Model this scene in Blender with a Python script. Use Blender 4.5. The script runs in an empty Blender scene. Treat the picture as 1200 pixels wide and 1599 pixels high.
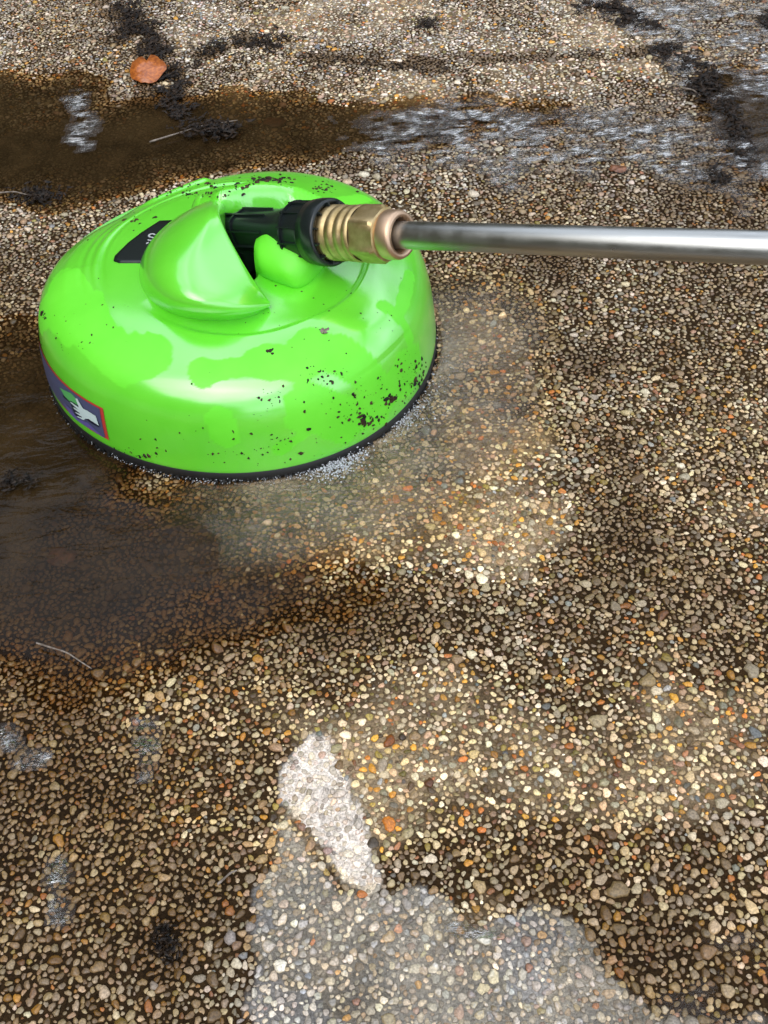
import time; T0 = time.time()
import bpy, bmesh, math, random
import numpy as np
from mathutils import Vector, Matrix
R = math.radians
rnd = random.Random(7)
rng = np.random.default_rng(11)
S = bpy.context.scene
COL = S.collection

# ------------------------------------------------------------------ camera, world, sun, exposure
CAM_H, PITCH, FPX, ROLL = 0.5343, 47.76, 1700.0, 3.77     # metres, degrees below the horizon, focal length in photo pixels, roll
cam = bpy.data.cameras.new('camera'); camo = bpy.data.objects.new('camera', cam); COL.objects.link(camo)
camo.location = (0, 0, CAM_H); camo.rotation_euler = (Matrix.Rotation(R(90 - PITCH), 3, 'X') @ Matrix.Rotation(-R(ROLL), 3, 'Z')).to_euler()
cam.sensor_fit = 'VERTICAL'; cam.sensor_height = 24; cam.lens = 24 * FPX / 1599.0
cam.clip_start = 0.01; cam.clip_end = 200
S.camera = camo
S.render.resolution_x, S.render.resolution_y = 768, 1024

w = bpy.data.worlds.new('World'); S.world = w; w.use_nodes = True
nt = w.node_tree; nt.nodes.clear()
def N(nt, t, **kw):
    n = nt.nodes.new(t)
    for k, v in kw.items():
        if hasattr(n, k) and not k.startswith('i_'): setattr(n, k, v)
    return n
SUN_EL, SUN_AZ = 54.0, 205.0
wo = N(nt, 'ShaderNodeOutputWorld'); bg = N(nt, 'ShaderNodeBackground'); bg.inputs[1].default_value = 0.15
sky = N(nt, 'ShaderNodeTexSky'); sky.sky_type = 'NISHITA'; sky.sun_disc = False
sky.sun_elevation = R(SUN_EL); sky.sun_rotation = R(SUN_AZ); sky.dust_density = 3.0; sky.air_density = 1.0
tc = N(nt, 'ShaderNodeTexCoord')
# thin cloud over the whole sky, a dark line of trees low down
hs = N(nt, 'ShaderNodeMix', data_type='RGBA'); hs.inputs[0].default_value = 0.72
nt.links.new(sky.outputs[0], hs.inputs[6]); hs.inputs[7].default_value = (10.6, 11.6, 13.2, 1)
cn = N(nt, 'ShaderNodeTexNoise'); cn.inputs['Scale'].default_value = 2.2; cn.inputs['Detail'].default_value = 4
nt.links.new(tc.outputs['Generated'], cn.inputs['Vector'])
cr = N(nt, 'ShaderNodeMapRange'); cr.inputs[1].default_value = .35; cr.inputs[2].default_value = .65; cr.inputs[3].default_value = .55; cr.inputs[4].default_value = 1.45
nt.links.new(cn.outputs[0], cr.inputs[0])
mu = N(nt, 'ShaderNodeMix', data_type='RGBA', blend_type='MULTIPLY'); mu.inputs[0].default_value = 1
nt.links.new(hs.outputs[2], mu.inputs[6]); nt.links.new(cr.outputs[0], mu.inputs[7])
sx = N(nt, 'ShaderNodeSeparateXYZ'); nt.links.new(tc.outputs['Generated'], sx.inputs[0])
tn = N(nt, 'ShaderNodeTexNoise'); tn.inputs['Scale'].default_value = 3.4; tn.inputs['Detail'].default_value = 6; tn.inputs['Roughness'].default_value = .62
nt.links.new(tc.outputs['Generated'], tn.inputs['Vector'])
ma = N(nt, 'ShaderNodeMath', operation='MULTIPLY_ADD'); ma.inputs[1].default_value = 1.1; ma.inputs[2].default_value = -.97
nt.links.new(tn.outputs[0], ma.inputs[0])
fw_ = N(nt, 'ShaderNodeMath', operation='MULTIPLY_ADD'); fw_.inputs[1].default_value = -.26; nt.links.new(sx.outputs[1], fw_.inputs[0]); nt.links.new(sx.outputs[2], fw_.inputs[2])   # the trees ahead stand taller
rt_w = N(nt, 'ShaderNodeMath', operation='MULTIPLY_ADD'); rt_w.inputs[1].default_value = .5; nt.links.new(sx.outputs[0], rt_w.inputs[0])   # and open up to the right
ad = N(nt, 'ShaderNodeMath', operation='ADD'); nt.links.new(ma.outputs[0], ad.inputs[0]); nt.links.new(fw_.outputs[0], rt_w.inputs[2]); nt.links.new(rt_w.outputs[0], ad.inputs[1])
tr = N(nt, 'ShaderNodeMapRange'); tr.inputs[1].default_value = -.03; tr.inputs[2].default_value = .03; tr.clamp = True
nt.links.new(ad.outputs[0], tr.inputs[0])
mm = N(nt, 'ShaderNodeMix', data_type='RGBA'); nt.links.new(tr.outputs[0], mm.inputs[0])
mm.inputs[6].default_value = (.42, .40, .22, 1); nt.links.new(mu.outputs[2], mm.inputs[7])
nt.links.new(mm.outputs[2], bg.inputs[0]); nt.links.new(bg.outputs[0], wo.inputs[0])

sl = bpy.data.lights.new('sun', 'SUN'); slo = bpy.data.objects.new('sun', sl); COL.objects.link(slo)
sl.energy = 1.2; sl.angle = R(60); sl.color = (1, .97, .9)
slo.rotation_euler = (R(90 - SUN_EL), 0, R(180 - SUN_AZ) ); slo.location = (0, 0, 3)

S.view_settings.view_transform = 'Standard'; S.view_settings.look = 'None'
S.view_settings.exposure = 0.1; S.view_settings.gamma = 1.0; S.view_settings.use_curve_mapping = False

# ------------------------------------------------------------------ helpers
_p = R(PITCH)
CX, CY = -.0974, .6699                              # where the cleaner stands
def ray_dir(px, py):
    a, b_ = (px - 600) / FPX, -(py - 799.5) / FPX; c, s_ = math.cos(R(ROLL)), math.sin(R(ROLL))
    u, v = a * c + b_ * s_, -a * s_ + b_ * c
    return np.array([u, math.cos(_p) + v * math.sin(_p), -math.sin(_p) + v * math.cos(_p)])
def at(px, py, z=0.0):
    """the place at height z that the photo shows at this pixel"""
    d = ray_dir(px, py)
    return np.array([0, 0, CAM_H]) + d * (z - CAM_H) / d[2]
def tag(o, label=None, cat=None, group=None, kind=None):
    if label: o['label'] = label
    if cat: o['category'] = cat
    if group: o['group'] = group
    if kind: o['kind'] = kind
    return o
def link(name, me, mat=None, parent=None, smooth=True):
    o = bpy.data.objects.new(name, me); COL.objects.link(o)
    if mat: me.materials.append(mat)
    if smooth: me.polygons.foreach_set('use_smooth', [True] * len(me.polygons))
    if parent:
        o.parent = parent; o.location = -parent.location
    return o
def pydata(name, V, F, mat=None, parent=None, smooth=True):
    me = bpy.data.meshes.new(name); me.from_pydata([tuple(map(float, v)) for v in V], [], [tuple(map(int, f)) for f in F]); me.update()
    return link(name, me, mat, parent, smooth)
def np_mesh(name, V, quads=None, tris=None):
    me = bpy.data.meshes.new(name); me.vertices.add(len(V)); me.vertices.foreach_set('co', V.astype(np.float32).ravel())
    parts = []; starts = []; n = 0
    if quads is not None and len(quads): parts.append(quads.ravel()); starts.append(np.arange(len(quads)) * 4 + n); n += quads.size
    if tris is not None and len(tris): parts.append(tris.ravel()); starts.append(np.arange(len(tris)) * 3 + n); n += tris.size
    me.loops.add(n); me.loops.foreach_set('vertex_index', np.concatenate(parts).astype(np.int32))
    st = np.concatenate(starts).astype(np.int32); me.polygons.add(len(st)); me.polygons.foreach_set('loop_start', st)
    me.update(calc_edges=True); me.validate()
    return me
def grid_faces(nu, nv, wrap=False):
    i = np.arange(nu - 1 if not wrap else nu)[:, None]; j = np.arange(nv - 1)[None, :]
    i2 = (i + 1) % nu
    return np.stack([i * nv + j + 0 * i, i2 * nv + j, i2 * nv + j + 1, i * nv + j + 1], -1).reshape(-1, 4)
def hash2(ix, iy, seed):
    n = (ix.astype(np.int64) * 374761393 + iy.astype(np.int64) * 668265263 + seed * 974634777) & 0xffffffff
    n = ((n ^ (n >> 13)) * 1274126177) & 0xffffffff
    return ((n ^ (n >> 16)) & 0xffffff) / float(0xffffff)
def vnoise(x, y, seed=0):
    ix = np.floor(x); iy = np.floor(y); fx = x - ix; fy = y - iy; fx = fx * fx * (3 - 2 * fx); fy = fy * fy * (3 - 2 * fy)
    a = hash2(ix, iy, seed); b = hash2(ix + 1, iy, seed); c = hash2(ix, iy + 1, seed); d = hash2(ix + 1, iy + 1, seed)
    return (a * (1 - fx) + b * fx) * (1 - fy) + (c * (1 - fx) + d * fx) * fy
def fbm(x, y, s, seed=0, o=4):
    t = 0; a = .5; n = 0
    for k in range(o):
        t = t + a * vnoise(x * s * 2 ** k + 17.3 * k, y * s * 2 ** k - 9.1 * k, seed + k); n += a; a *= .5
    return t / n
def sst(a, b, x):
    t = np.clip((x - a) / (b - a), 0, 1); return t * t * (3 - 2 * t)
def blob(x, y, px, py, rx, ry, ang=0, soft=1.0):
    """an irregular patch on the ground: 1 in its middle, 0 outside"""
    c = at(px, py); sx_ = abs(at(px + rx, py)[0] - c[0]); sy_ = abs(at(px, py - ry)[1] - at(px, py + ry)[1]) / 2
    dx = x - c[0]; dy = y - c[1]; a = R(ang)
    u = (dx * math.cos(a) + dy * math.sin(a)) / sx_; v = (-dx * math.sin(a) + dy * math.cos(a)) / sy_
    d = np.sqrt(u * u + v * v) + (fbm(x, y, 24, 5) - .5) * .9
    return 1 - sst(1 - .55 * soft, 1 + .45 * soft, d)
def streak(x, y, pts, wd, seed=3):
    """a ragged band on the ground along a line"""
    P = [at(a, b)[:2] for a, b in pts]; best = np.full(np.shape(x), 9.0)
    for A, B in zip(P[:-1], P[1:]):
        d = B - A; t = np.clip(((x - A[0]) * d[0] + (y - A[1]) * d[1]) / (d @ d), 0, 1)
        best = np.minimum(best, np.hypot(x - A[0] - t * d[0], y - A[1] - t * d[1]))
    return 1 - sst(wd * .4, wd * 1.3, best + (fbm(x, y, 40, seed) - .5) * wd * 1.8)

# ------------------------------------------------------------------ materials
def mat(name, base=(.5, .5, .5), rough=.5, metal=0, coat=0, spec=.5, coat_rough=.05):
    m = bpy.data.materials.new(name); m.use_nodes = True
    b = m.node_tree.nodes['Principled BSDF']
    b.inputs['Base Color'].default_value = (*base, 1); b.inputs['Roughness'].default_value = rough
    b.inputs['Metallic'].default_value = metal; b.inputs['Coat Weight'].default_value = coat
    b.inputs['Coat Roughness'].default_value = coat_rough; b.inputs['Specular IOR Level'].default_value = spec
    return m, m.node_tree, b
def noise(nt, scale, detail=4, rough=.55, vec=None, dist=0):
    n = N(nt, 'ShaderNodeTexNoise'); n.inputs['Scale'].default_value = scale; n.inputs['Detail'].default_value = detail
    n.inputs['Roughness'].default_value = rough; n.inputs['Distortion'].default_value = dist
    if vec is None: vec = N(nt, 'ShaderNodeTexCoord').outputs['Object']
    nt.links.new(vec, n.inputs['Vector']); return n.outputs[0]
def mrange(nt, src, a, b, c, d):
    n = N(nt, 'ShaderNodeMapRange'); nt.links.new(src, n.inputs[0])
    for i, v in enumerate((a, b, c, d)): n.inputs[i + 1].default_value = v
    return n.outputs[0]
def mixc(nt, fac, a, b, blend='MIX'):
    n = N(nt, 'ShaderNodeMix', data_type='RGBA', blend_type=blend)
    for s, i in ((fac, 0), (a, 6), (b, 7)):
        if isinstance(s, (tuple, list)): n.inputs[i].default_value = (*s, 1) if len(s) == 3 else s
        elif isinstance(s, (int, float)): n.inputs[i].default_value = s
        else: nt.links.new(s, n.inputs[i])
    return n.outputs[2]
def bump(nt, b, h, strength=.3, dist=.001, sock='Normal'):
    n = N(nt, 'ShaderNodeBump'); n.inputs['Strength'].default_value = strength; n.inputs['Distance'].default_value = dist
    nt.links.new(h, n.inputs['Height']); nt.links.new(n.outputs[0], b.inputs[sock]); return n
def attr(nt, name, out='Color'):
    n = N(nt, 'ShaderNodeAttribute'); n.attribute_name = name; return n.outputs[out]

M = {}
# wet stones: colour of each stone from its attribute, mottled
m, t, b = mat('wet_stone', rough=.36, coat=.38, coat_rough=.10, spec=.25); M['stone'] = m
n1 = mrange(t, noise(t, 900, 3), .3, .7, .55, 1.3)
t.links.new(mixc(t, 1, attr(t, 'stone'), n1, 'MULTIPLY'), b.inputs['Base Color'])
bump(t, b, noise(t, 1400, 3), .35, .0006)
# mortar between the stones, wet and grimy
m, t, b = mat('wet_mortar', rough=.7, coat=0, coat_rough=.2, spec=.06); M['mortar'] = m
n1 = mrange(t, noise(t, 700, 4), .3, .7, .5, 1.5)
t.links.new(mixc(t, 1, attr(t, 'stone'), n1, 'MULTIPLY'), b.inputs['Base Color'])
bump(t, b, noise(t, 1100, 5), .8, .0012)
# far ground: the same aggregate as a cell pattern
m, t, b = mat('aggregate', rough=.3, coat=.5, coat_rough=.15); M['agg'] = m
oc = N(t, 'ShaderNodeTexCoord').outputs['Object']
vo = N(t, 'ShaderNodeTexVoronoi'); vo.inputs['Scale'].default_value = 210; t.links.new(oc, vo.inputs['Vector'])
ve = N(t, 'ShaderNodeTexVoronoi'); ve.feature = 'DISTANCE_TO_EDGE'; ve.inputs['Scale'].default_value = 210; t.links.new(oc, ve.inputs['Vector'])
rp = N(t, 'ShaderNodeValToRGB'); sp = N(t, 'ShaderNodeSeparateColor'); t.links.new(vo.outputs['Color'], sp.inputs[0]); t.links.new(sp.outputs[0], rp.inputs[0])
rp.color_ramp.interpolation = 'CONSTANT'
for i, (p_, c_) in enumerate([(0, (.4, .35, .27)), (.25, (.26, .24, .2)), (.45, (.5, .46, .38)), (.62, (.3, .2, .1)), (.75, (.16, .13, .1)), (.86, (.36, .2, .06)), (.93, (.24, .26, .28))]):
    e = rp.color_ramp.elements[i] if i < 2 else rp.color_ramp.elements.new(p_)
    e.position = p_; e.color = (*c_, 1)
ed = mrange(t, ve.outputs['Distance'], .05, .16, 0, 1)
dirt = mrange(t, noise(t, 6, 6), .35, .65, .25, 1)
c1 = mixc(t, ed, (.03, .022, .013), rp.outputs[0]); t.links.new(mixc(t, 1, c1, dirt, 'MULTIPLY'), b.inputs['Base Color'])
bump(t, b, ed, .9, .002)
# turbid water: brown silt in suspension, more the deeper it is, under a smooth surface
def water_mat(name, silt, ripple=(60, .25, .002), rough=.03, tint=(1, .97, .9), ior=1.36):
    m = bpy.data.materials.new(name); m.use_nodes = True; t = m.node_tree; t.nodes.clear()
    o = N(t, 'ShaderNodeOutputMaterial'); tr_ = N(t, 'ShaderNodeBsdfTransparent'); tr_.inputs[0].default_value = (*tint, 1)
    di = N(t, 'ShaderNodeBsdfDiffuse')
    t.links.new(mixc(t, mrange(t, noise(t, 22, 5, .6, dist=.6), .35, .65, 0, 1), tuple(.6 * c for c in silt), tuple(1.4 * c for c in silt)), di.inputs[0])
    mx = N(t, 'ShaderNodeMixShader'); t.links.new(attr(t, 'murk', 'Fac'), mx.inputs[0]); t.links.new(tr_.outputs[0], mx.inputs[1]); t.links.new(di.outputs[0], mx.inputs[2])
    gl = N(t, 'ShaderNodeBsdfGlossy'); gl.inputs['Roughness'].default_value = rough
    fr = N(t, 'ShaderNodeFresnel'); fr.inputs[0].default_value = ior
    oc = N(t, 'ShaderNodeTexCoord').outputs['Object']; mp = N(t, 'ShaderNodeMapping'); mp.inputs['Scale'].default_value = (.55, 1.5, 1)
    t.links.new(oc, mp.inputs[0])
    bm_ = N(t, 'ShaderNodeBump'); bm_.inputs['Strength'].default_value = ripple[1]; bm_.inputs['Distance'].default_value = ripple[2]
    t.links.new(noise(t, ripple[0], 4, .6, mp.outputs[0], .8), bm_.inputs['Height'])
    t.links.new(bm_.outputs[0], gl.inputs['Normal']); t.links.new(bm_.outputs[0], fr.inputs['Normal'])
    f2 = N(t, 'ShaderNodeMath', operation='MULTIPLY_ADD'); t.links.new(fr.outputs[0], f2.inputs[0]); f2.inputs[1].default_value = 1; f2.inputs[2].default_value = 0
    f3 = N(t, 'ShaderNodeMath', operation='ADD'); f3.use_clamp = True; t.links.new(f2.outputs[0], f3.inputs[0]); t.links.new(attr(t, 'sheen', 'Fac'), f3.inputs[1])
    f4 = N(t, 'ShaderNodeMath', operation='MULTIPLY'); t.links.new(f3.outputs[0], f4.inputs[0]); t.links.new(attr(t, 'cover', 'Fac'), f4.inputs[1])
    m2 = N(t, 'ShaderNodeMixShader'); t.links.new(f4.outputs[0], m2.inputs[0]); t.links.new(mx.outputs[0], m2.inputs[1]); t.links.new(gl.outputs[0], m2.inputs[2])
    t.links.new(m2.outputs[0], o.inputs[0]); return m
M['puddle'] = water_mat('turbid_water', (.028, .0165, .0065), (45, .16, .003), .05, (.86, .75, .58), 1.26)
M['film'] = water_mat('water_film', (.42, .38, .34), (170, .55, .003), .22)
M['wash'] = water_mat('wash_water', (.50, .39, .25), (150, .6, .003), .18)
M['stream'] = water_mat('running_water', (.16, .15, .15), (130, 1.0, .010), .12)
# green plastic
m, t, b = mat('green_plastic', (.09, .72, .035), .38, spec=.4); M['green'] = m
wetm = attr(t, 'wet', 'Fac')
t.links.new(mixc(t, mrange(t, noise(t, 30, 4), .3, .7, 0, 1), (.120, .64, .024), (.150, .70, .036)), b.inputs['Base Color'])
t.links.new(mrange(t, wetm, 0, 1, .42, .3), b.inputs['Roughness'])
t.links.new(wetm, b.inputs['Coat Weight']); b.inputs['Coat Roughness'].default_value = .17; b.inputs['Coat IOR'].default_value = 2.1; b.inputs['Coat Tint'].default_value = (1, 1, 1, 1)
bump(t, b, noise(t, 60, 3), .12, .001)
m, t, b = mat('black_plastic', (.008, .012, .012), .28, spec=.5); M['black'] = m
bump(t, b, noise(t, 300, 4), .12, .0006)
m, t, b = mat('rubber', (.008, .008, .008), .55); M['rubber'] = m
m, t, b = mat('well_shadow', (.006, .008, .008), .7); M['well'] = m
m, t, b = mat('brass', (.52, .36, .17), .5, 1); M['brass'] = m
t.links.new(mixc(t, mrange(t, noise(t, 120, 5), .35, .65, 0, 1), (.42, .31, .14), (.62, .48, .26)), b.inputs['Base Color'])
bump(t, b, noise(t, 500, 4), .15, .0005)
m, t, b = mat('copper', (.66, .46, .31), .45, 1); M['copper'] = m
m, t, b = mat('steel', (.42, .42, .40), .3, 1); M['steel'] = m
mp = N(t, 'ShaderNodeMapping'); mp.inputs['Scale'].default_value = (1, 1, 1)
t.links.new(mrange(t, noise(t, 90, 5), .3, .7, .27, .40), b.inputs['Roughness'])
m, t, b = mat('wet_debris', (.012, .009, .007), .6, coat=.06, spec=.2); M['debris'] = m
t.links.new(mixc(t, mrange(t, noise(t, 250, 3), .4, .65, 0, 1), (.004, .003, .0025), (.030, .017, .009)), b.inputs['Base Color'])
m, t, b = mat('grit', (.02, .012, .006), .6, spec=.3); M['grit'] = m
t.links.new(mixc(t, mrange(t, noise(t, 120, 3), .42, .62, 0, 1), (.004, .003, .002), (.055, .030, .012)), b.inputs['Base Color'])
m, t, b = mat('orange_leaf', (.42, .13, .03), .4, coat=.4); M['oleaf'] = m
t.links.new(mixc(t, mrange(t, noise(t, 260, 4), .35, .7, 0, 1), (.24, .055, .008), (.52, .15, .022)), b.inputs['Base Color'])
m, t, b = mat('rust_leaf', (.16, .06, .025), .45, coat=.4); M['rleaf'] = m
t.links.new(mixc(t, mrange(t, noise(t, 260, 4), .35, .7, 0, 1), (.09, .03, .012), (.26, .10, .04)), b.inputs['Base Color'])
m, t, b = mat('twig', (.35, .28, .22), .5); M['twig'] = m
t.links.new(mixc(t, mrange(t, noise(t, 300, 4), .35, .7, 0, 1), (.10, .075, .055), (.28, .23, .19)), b.inputs['Base Color'])
m, t, b = mat('foam', (.8, .82, .85), .15, spec=.6); M['foam'] = m
b.inputs['Transmission Weight'].default_value = .55; b.inputs['IOR'].default_value = 1.33
for nm, c in (('slate', (.075, .085, .16)), ('red', (.5, .05, .04)), ('skin', (.55, .68, .66)), ('leafg', (.1, .42, .12)), ('white', (.8, .8, .8)), ('grey', (.42, .43, .43)), ('ink', (.01, .012, .03)), ('violet', (.12, .1, .3))):
    M[nm] = mat('print_' + nm, c, .3)[0]

# ------------------------------------------------------------------ ground: level, dirt, wear and painted sky glare
PUD = [  # hollows that hold murky water: px, py, rx, ry, depth mm, ang
    (120, 226, 330, 58, 6, 3), (440, 208, 330, 36, 4.0, 0), (-60, 185, 200, 60, 5, 0), (-10, 740, 190, 190, 6.5, 0), (110, 880, 240, 110, 3.4, 0), (200, 890, 330, 140, 1.5, 0), (1190, 190, 75, 75, 5, 0)]
def hollow(x, y):
    d = 0 * x
    for px, py, rx, ry, dp, an in PUD: d = np.maximum(d, blob(x, y, px, py, rx, ry, an, 1.3) * dp * .001)
    return d
def level(x, y):
    return (fbm(x, y, 9, 21) - .5) * .004 - hollow(x, y)
def shade_map(x, y):
    """dirt on the slab and painted sky brightening"""
    T = .60 + (fbm(x, y, 7, 31) - .5) * .9 + (fbm(x, y, 26, 41) - .5) * .8
    B = lambda *a: blob(x, y, *a)
    T = T + .38 * B(150, 60, 320, 100) + .42 * B(750, 70, 420, 130) + .15 * B(1100, 100, 220, 150)
    T = T + .62 * B(790, 660, 140, 220) + .50 * B(600, 835, 270, 75) + .22 * B(170, 310, 180, 36)
    T = T + .20 * B(1080, 640, 140, 260) + .22 * B(960, 1150, 330, 200) + .1 * B(620, 1120, 300, 120)
    T = T - .28 * B(740, 420, 170, 60) - .26 * B(880, 470, 110, 110) - .20 * B(920, 640, 60, 160) - .3 * B(760, 200, 300, 30)
    T = T - .45 * B(250, 930, 330, 120) - .6 * B(40, 750, 190, 170) - .25 * B(520, 960, 200, 60) - .2 * B(860, 1340, 330, 60)
    T = T - .32 * B(150, 1320, 280, 180) - .7 * B(260, 1480, 42, 50) - .2 * B(960, 1480, 160, 50) - .25 * B(1150, 290, 90, 60)
    T = T + .25 * B(530, 1300, 120, 160) + .3 * B(620, 1520, 270, 110)  # brightens the ground further under the painted sky reflection
    st = lambda p, wd: streak(x, y, p, wd)
    for p, wd in (([(170, 10), (215, 50), (260, 60)], .014), ([(190, 60), (245, 85), (262, 150), (285, 185)], .018), ([(300, 95), (390, 62), (440, 66)], .012), ([(262, 120), (262, 180)], .022),
                  ([(935, 5), (1000, 40), (1050, 90), (1110, 130), (1140, 170), (1160, 240), (1120, 290)], .017), ([(480, 90), (600, 100), (720, 110)], .01), ([(650, 95), (820, 90), (1000, 80)], .012), ([(300, 265), (560, 260)], .01)):
        T = T - 1.0 * st(p, wd * 1.4) * sst(.3, .6, fbm(x, y, 45, 121))
    return np.clip(T, .1, 1.35)
def warm_map(x, y):
    """0 grey and cream stones, 1 ochre and brown staining"""
    B = lambda *a: blob(x, y, *a)
    yy = np.clip((1.0 - y) / .8, 0, 1)
    return np.clip(.22 + .40 * yy + (fbm(x, y, 12, 51) - .5) * .8 + .3 * B(700, 800, 150, 60) + .35 * B(330, 165, 200, 30) + .3 * B(640, 170, 100, 30) - .5 * B(560, 1480, 260, 150) - .4 * B(980, 240, 260, 70) + .2 * B(150, 1000, 300, 300), 0, 1)

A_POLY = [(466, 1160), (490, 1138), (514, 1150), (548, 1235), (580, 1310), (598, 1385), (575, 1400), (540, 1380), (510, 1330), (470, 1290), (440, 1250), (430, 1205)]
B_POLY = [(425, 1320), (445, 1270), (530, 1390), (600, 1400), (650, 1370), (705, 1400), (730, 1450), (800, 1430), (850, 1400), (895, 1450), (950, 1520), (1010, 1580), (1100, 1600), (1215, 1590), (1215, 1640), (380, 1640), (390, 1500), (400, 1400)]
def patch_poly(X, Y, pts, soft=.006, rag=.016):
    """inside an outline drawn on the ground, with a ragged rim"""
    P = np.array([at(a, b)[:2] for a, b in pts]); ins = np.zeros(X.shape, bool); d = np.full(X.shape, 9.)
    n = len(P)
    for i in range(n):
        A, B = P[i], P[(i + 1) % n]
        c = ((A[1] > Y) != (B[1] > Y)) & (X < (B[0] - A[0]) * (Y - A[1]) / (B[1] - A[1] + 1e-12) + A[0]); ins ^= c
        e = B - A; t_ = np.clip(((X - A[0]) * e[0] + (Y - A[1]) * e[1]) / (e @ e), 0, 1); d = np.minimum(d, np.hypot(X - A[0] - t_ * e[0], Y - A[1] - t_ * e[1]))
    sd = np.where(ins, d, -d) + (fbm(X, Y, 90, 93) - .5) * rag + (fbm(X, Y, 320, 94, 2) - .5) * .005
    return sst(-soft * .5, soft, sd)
def sky_glare_map(x, y):
    """sky reflection painted pale into stone and mortar colour: 1 bright core, lower values greyer"""
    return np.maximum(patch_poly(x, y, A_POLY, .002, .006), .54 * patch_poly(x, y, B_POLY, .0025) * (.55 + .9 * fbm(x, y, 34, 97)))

# stones, one by one, dropped largest first wherever there is room
X0, X1, Y0, Y1, RES = -.60, .60, .12, 1.44, .0004
occ = np.zeros((int((Y1 - Y0) / RES) + 1, int((X1 - X0) / RES) + 1), bool)
disks = {}
def disk(r):
    k = int(round(r / RES))
    if k not in disks:
        yy, xx = np.mgrid[-k:k + 1, -k:k + 1]; disks[k] = (xx * xx + yy * yy) <= (k + .3) ** 2
    return k, disks[k]
def inside(x, y):
    return np.abs(x) < (.225 + .245 * y + .03) * 1.0
st_x, st_y, st_r = [], [], []
big_clump = None
BATCH = [(.0034, .0048, 300), (.0024, .0034, 4200), (.0018, .0024, 24000)] + [(.0013, .0019, 60000)] * 2 + [(.0010, .0014, 110000)] * 4 + [(.0007, .0010, 150000)] * 3
for rmin, rmax, n in BATCH:
    xs = rng.uniform(X0 + .008, X1 - .008, n); ys = rng.uniform(Y0 + .008, Y1 - .008, n); rs = rng.uniform(rmin, rmax, n)
    ok = inside(xs, ys)
    ok &= ~((rs < .00095) & (ys > .60))
    cl = fbm(xs, ys, 30, 61) ; ok &= ~((rs > .0022) & (cl < .45))
    xs, ys, rs = xs[ok], ys[ok], rs[ok]
    cx = ((xs - X0) / RES).astype(int); cy = ((ys - Y0) / RES).astype(int)
    free = ~occ[cy, cx]; xs, ys, rs, cx, cy = xs[free], ys[free], rs[free], cx[free], cy[free]
    for x, y, r, a, b_ in zip(xs.tolist(), ys.tolist(), rs.tolist(), cx.tolist(), cy.tolist()):
        if occ[b_, a]: continue
        k, D = disk(r * .90)
        w_ = occ[b_ - k:b_ + k + 1, a - k:a + k + 1]
        if (w_ & D).any(): continue
        w_ |= D
        st_x.append(x); st_y.append(y); st_r.append(r)
px_, py_, pr_ = np.array(st_x), np.array(st_y), np.array(st_r)
NS = len(px_); print('stones', NS, time.time() - T0)
PAL = np.array([(.56, .49, .37), (.41, .38, .32), (.38, .29, .18), (.66, .62, .54), (.50, .43, .30), (.45, .33, .26), (.26, .25, .23), (.25, .29, .33), (.12, .085, .05), (.50, .27, .05), (.46, .17, .04), (.26, .22, .07), (.30, .14, .08)])
PG = np.array([.24, .13, .16, .15, .13, .06, .03, .02, .03, .02, .01, .01, .015]); PW = np.array([.17, .10, .15, .10, .12, .06, .03, .01, .07, .09, .04, .06, .03])
PG /= PG.sum(); PW /= PW.sum()
T = shade_map(px_, py_); W = warm_map(px_, py_)
u = rng.random(NS); ig = np.searchsorted(np.cumsum(PG), u).clip(0, 12); iw = np.searchsorted(np.cumsum(PW), u).clip(0, 12)
idx = np.where(rng.random(NS) < W, iw, ig)
colr = PAL[idx] * (.28 + 1.15 * rng.random((NS, 1)) ** 1.1) * rng.uniform(.94, 1.06, (NS, 3))
grime = np.array([.105, .056, .016]); colr *= np.array([1.05, .98, .88])
k_ = np.clip((1 - T)[:, None] * 1.0, 0, .95)
colr = colr * (1 - k_) + grime * k_
colr *= (1 + .30 * np.clip(T - .65, 0, 1)[:, None])
colr *= 1 - np.array([-.06, .12, .46]) * (W * .9)[:, None]
colr *= 1 + (np.array([.06, .09, .22]) * sst(.72, 1.02, py_)[:, None]); KC = sky_glare_map(px_, py_)[:, None]; warm_ = sst(.55, .95, KC); pale = np.array([.80, .71, .62]) * warm_ + np.array([.66, .66, .65]) * (1 - warm_); colr = colr * (1 - .55 * KC) + (pale * (.35 + 1.15 * rng.random((NS, 1)))) * .55 * KC  # sky reflection on the wet patch painted into the stone colours
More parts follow.
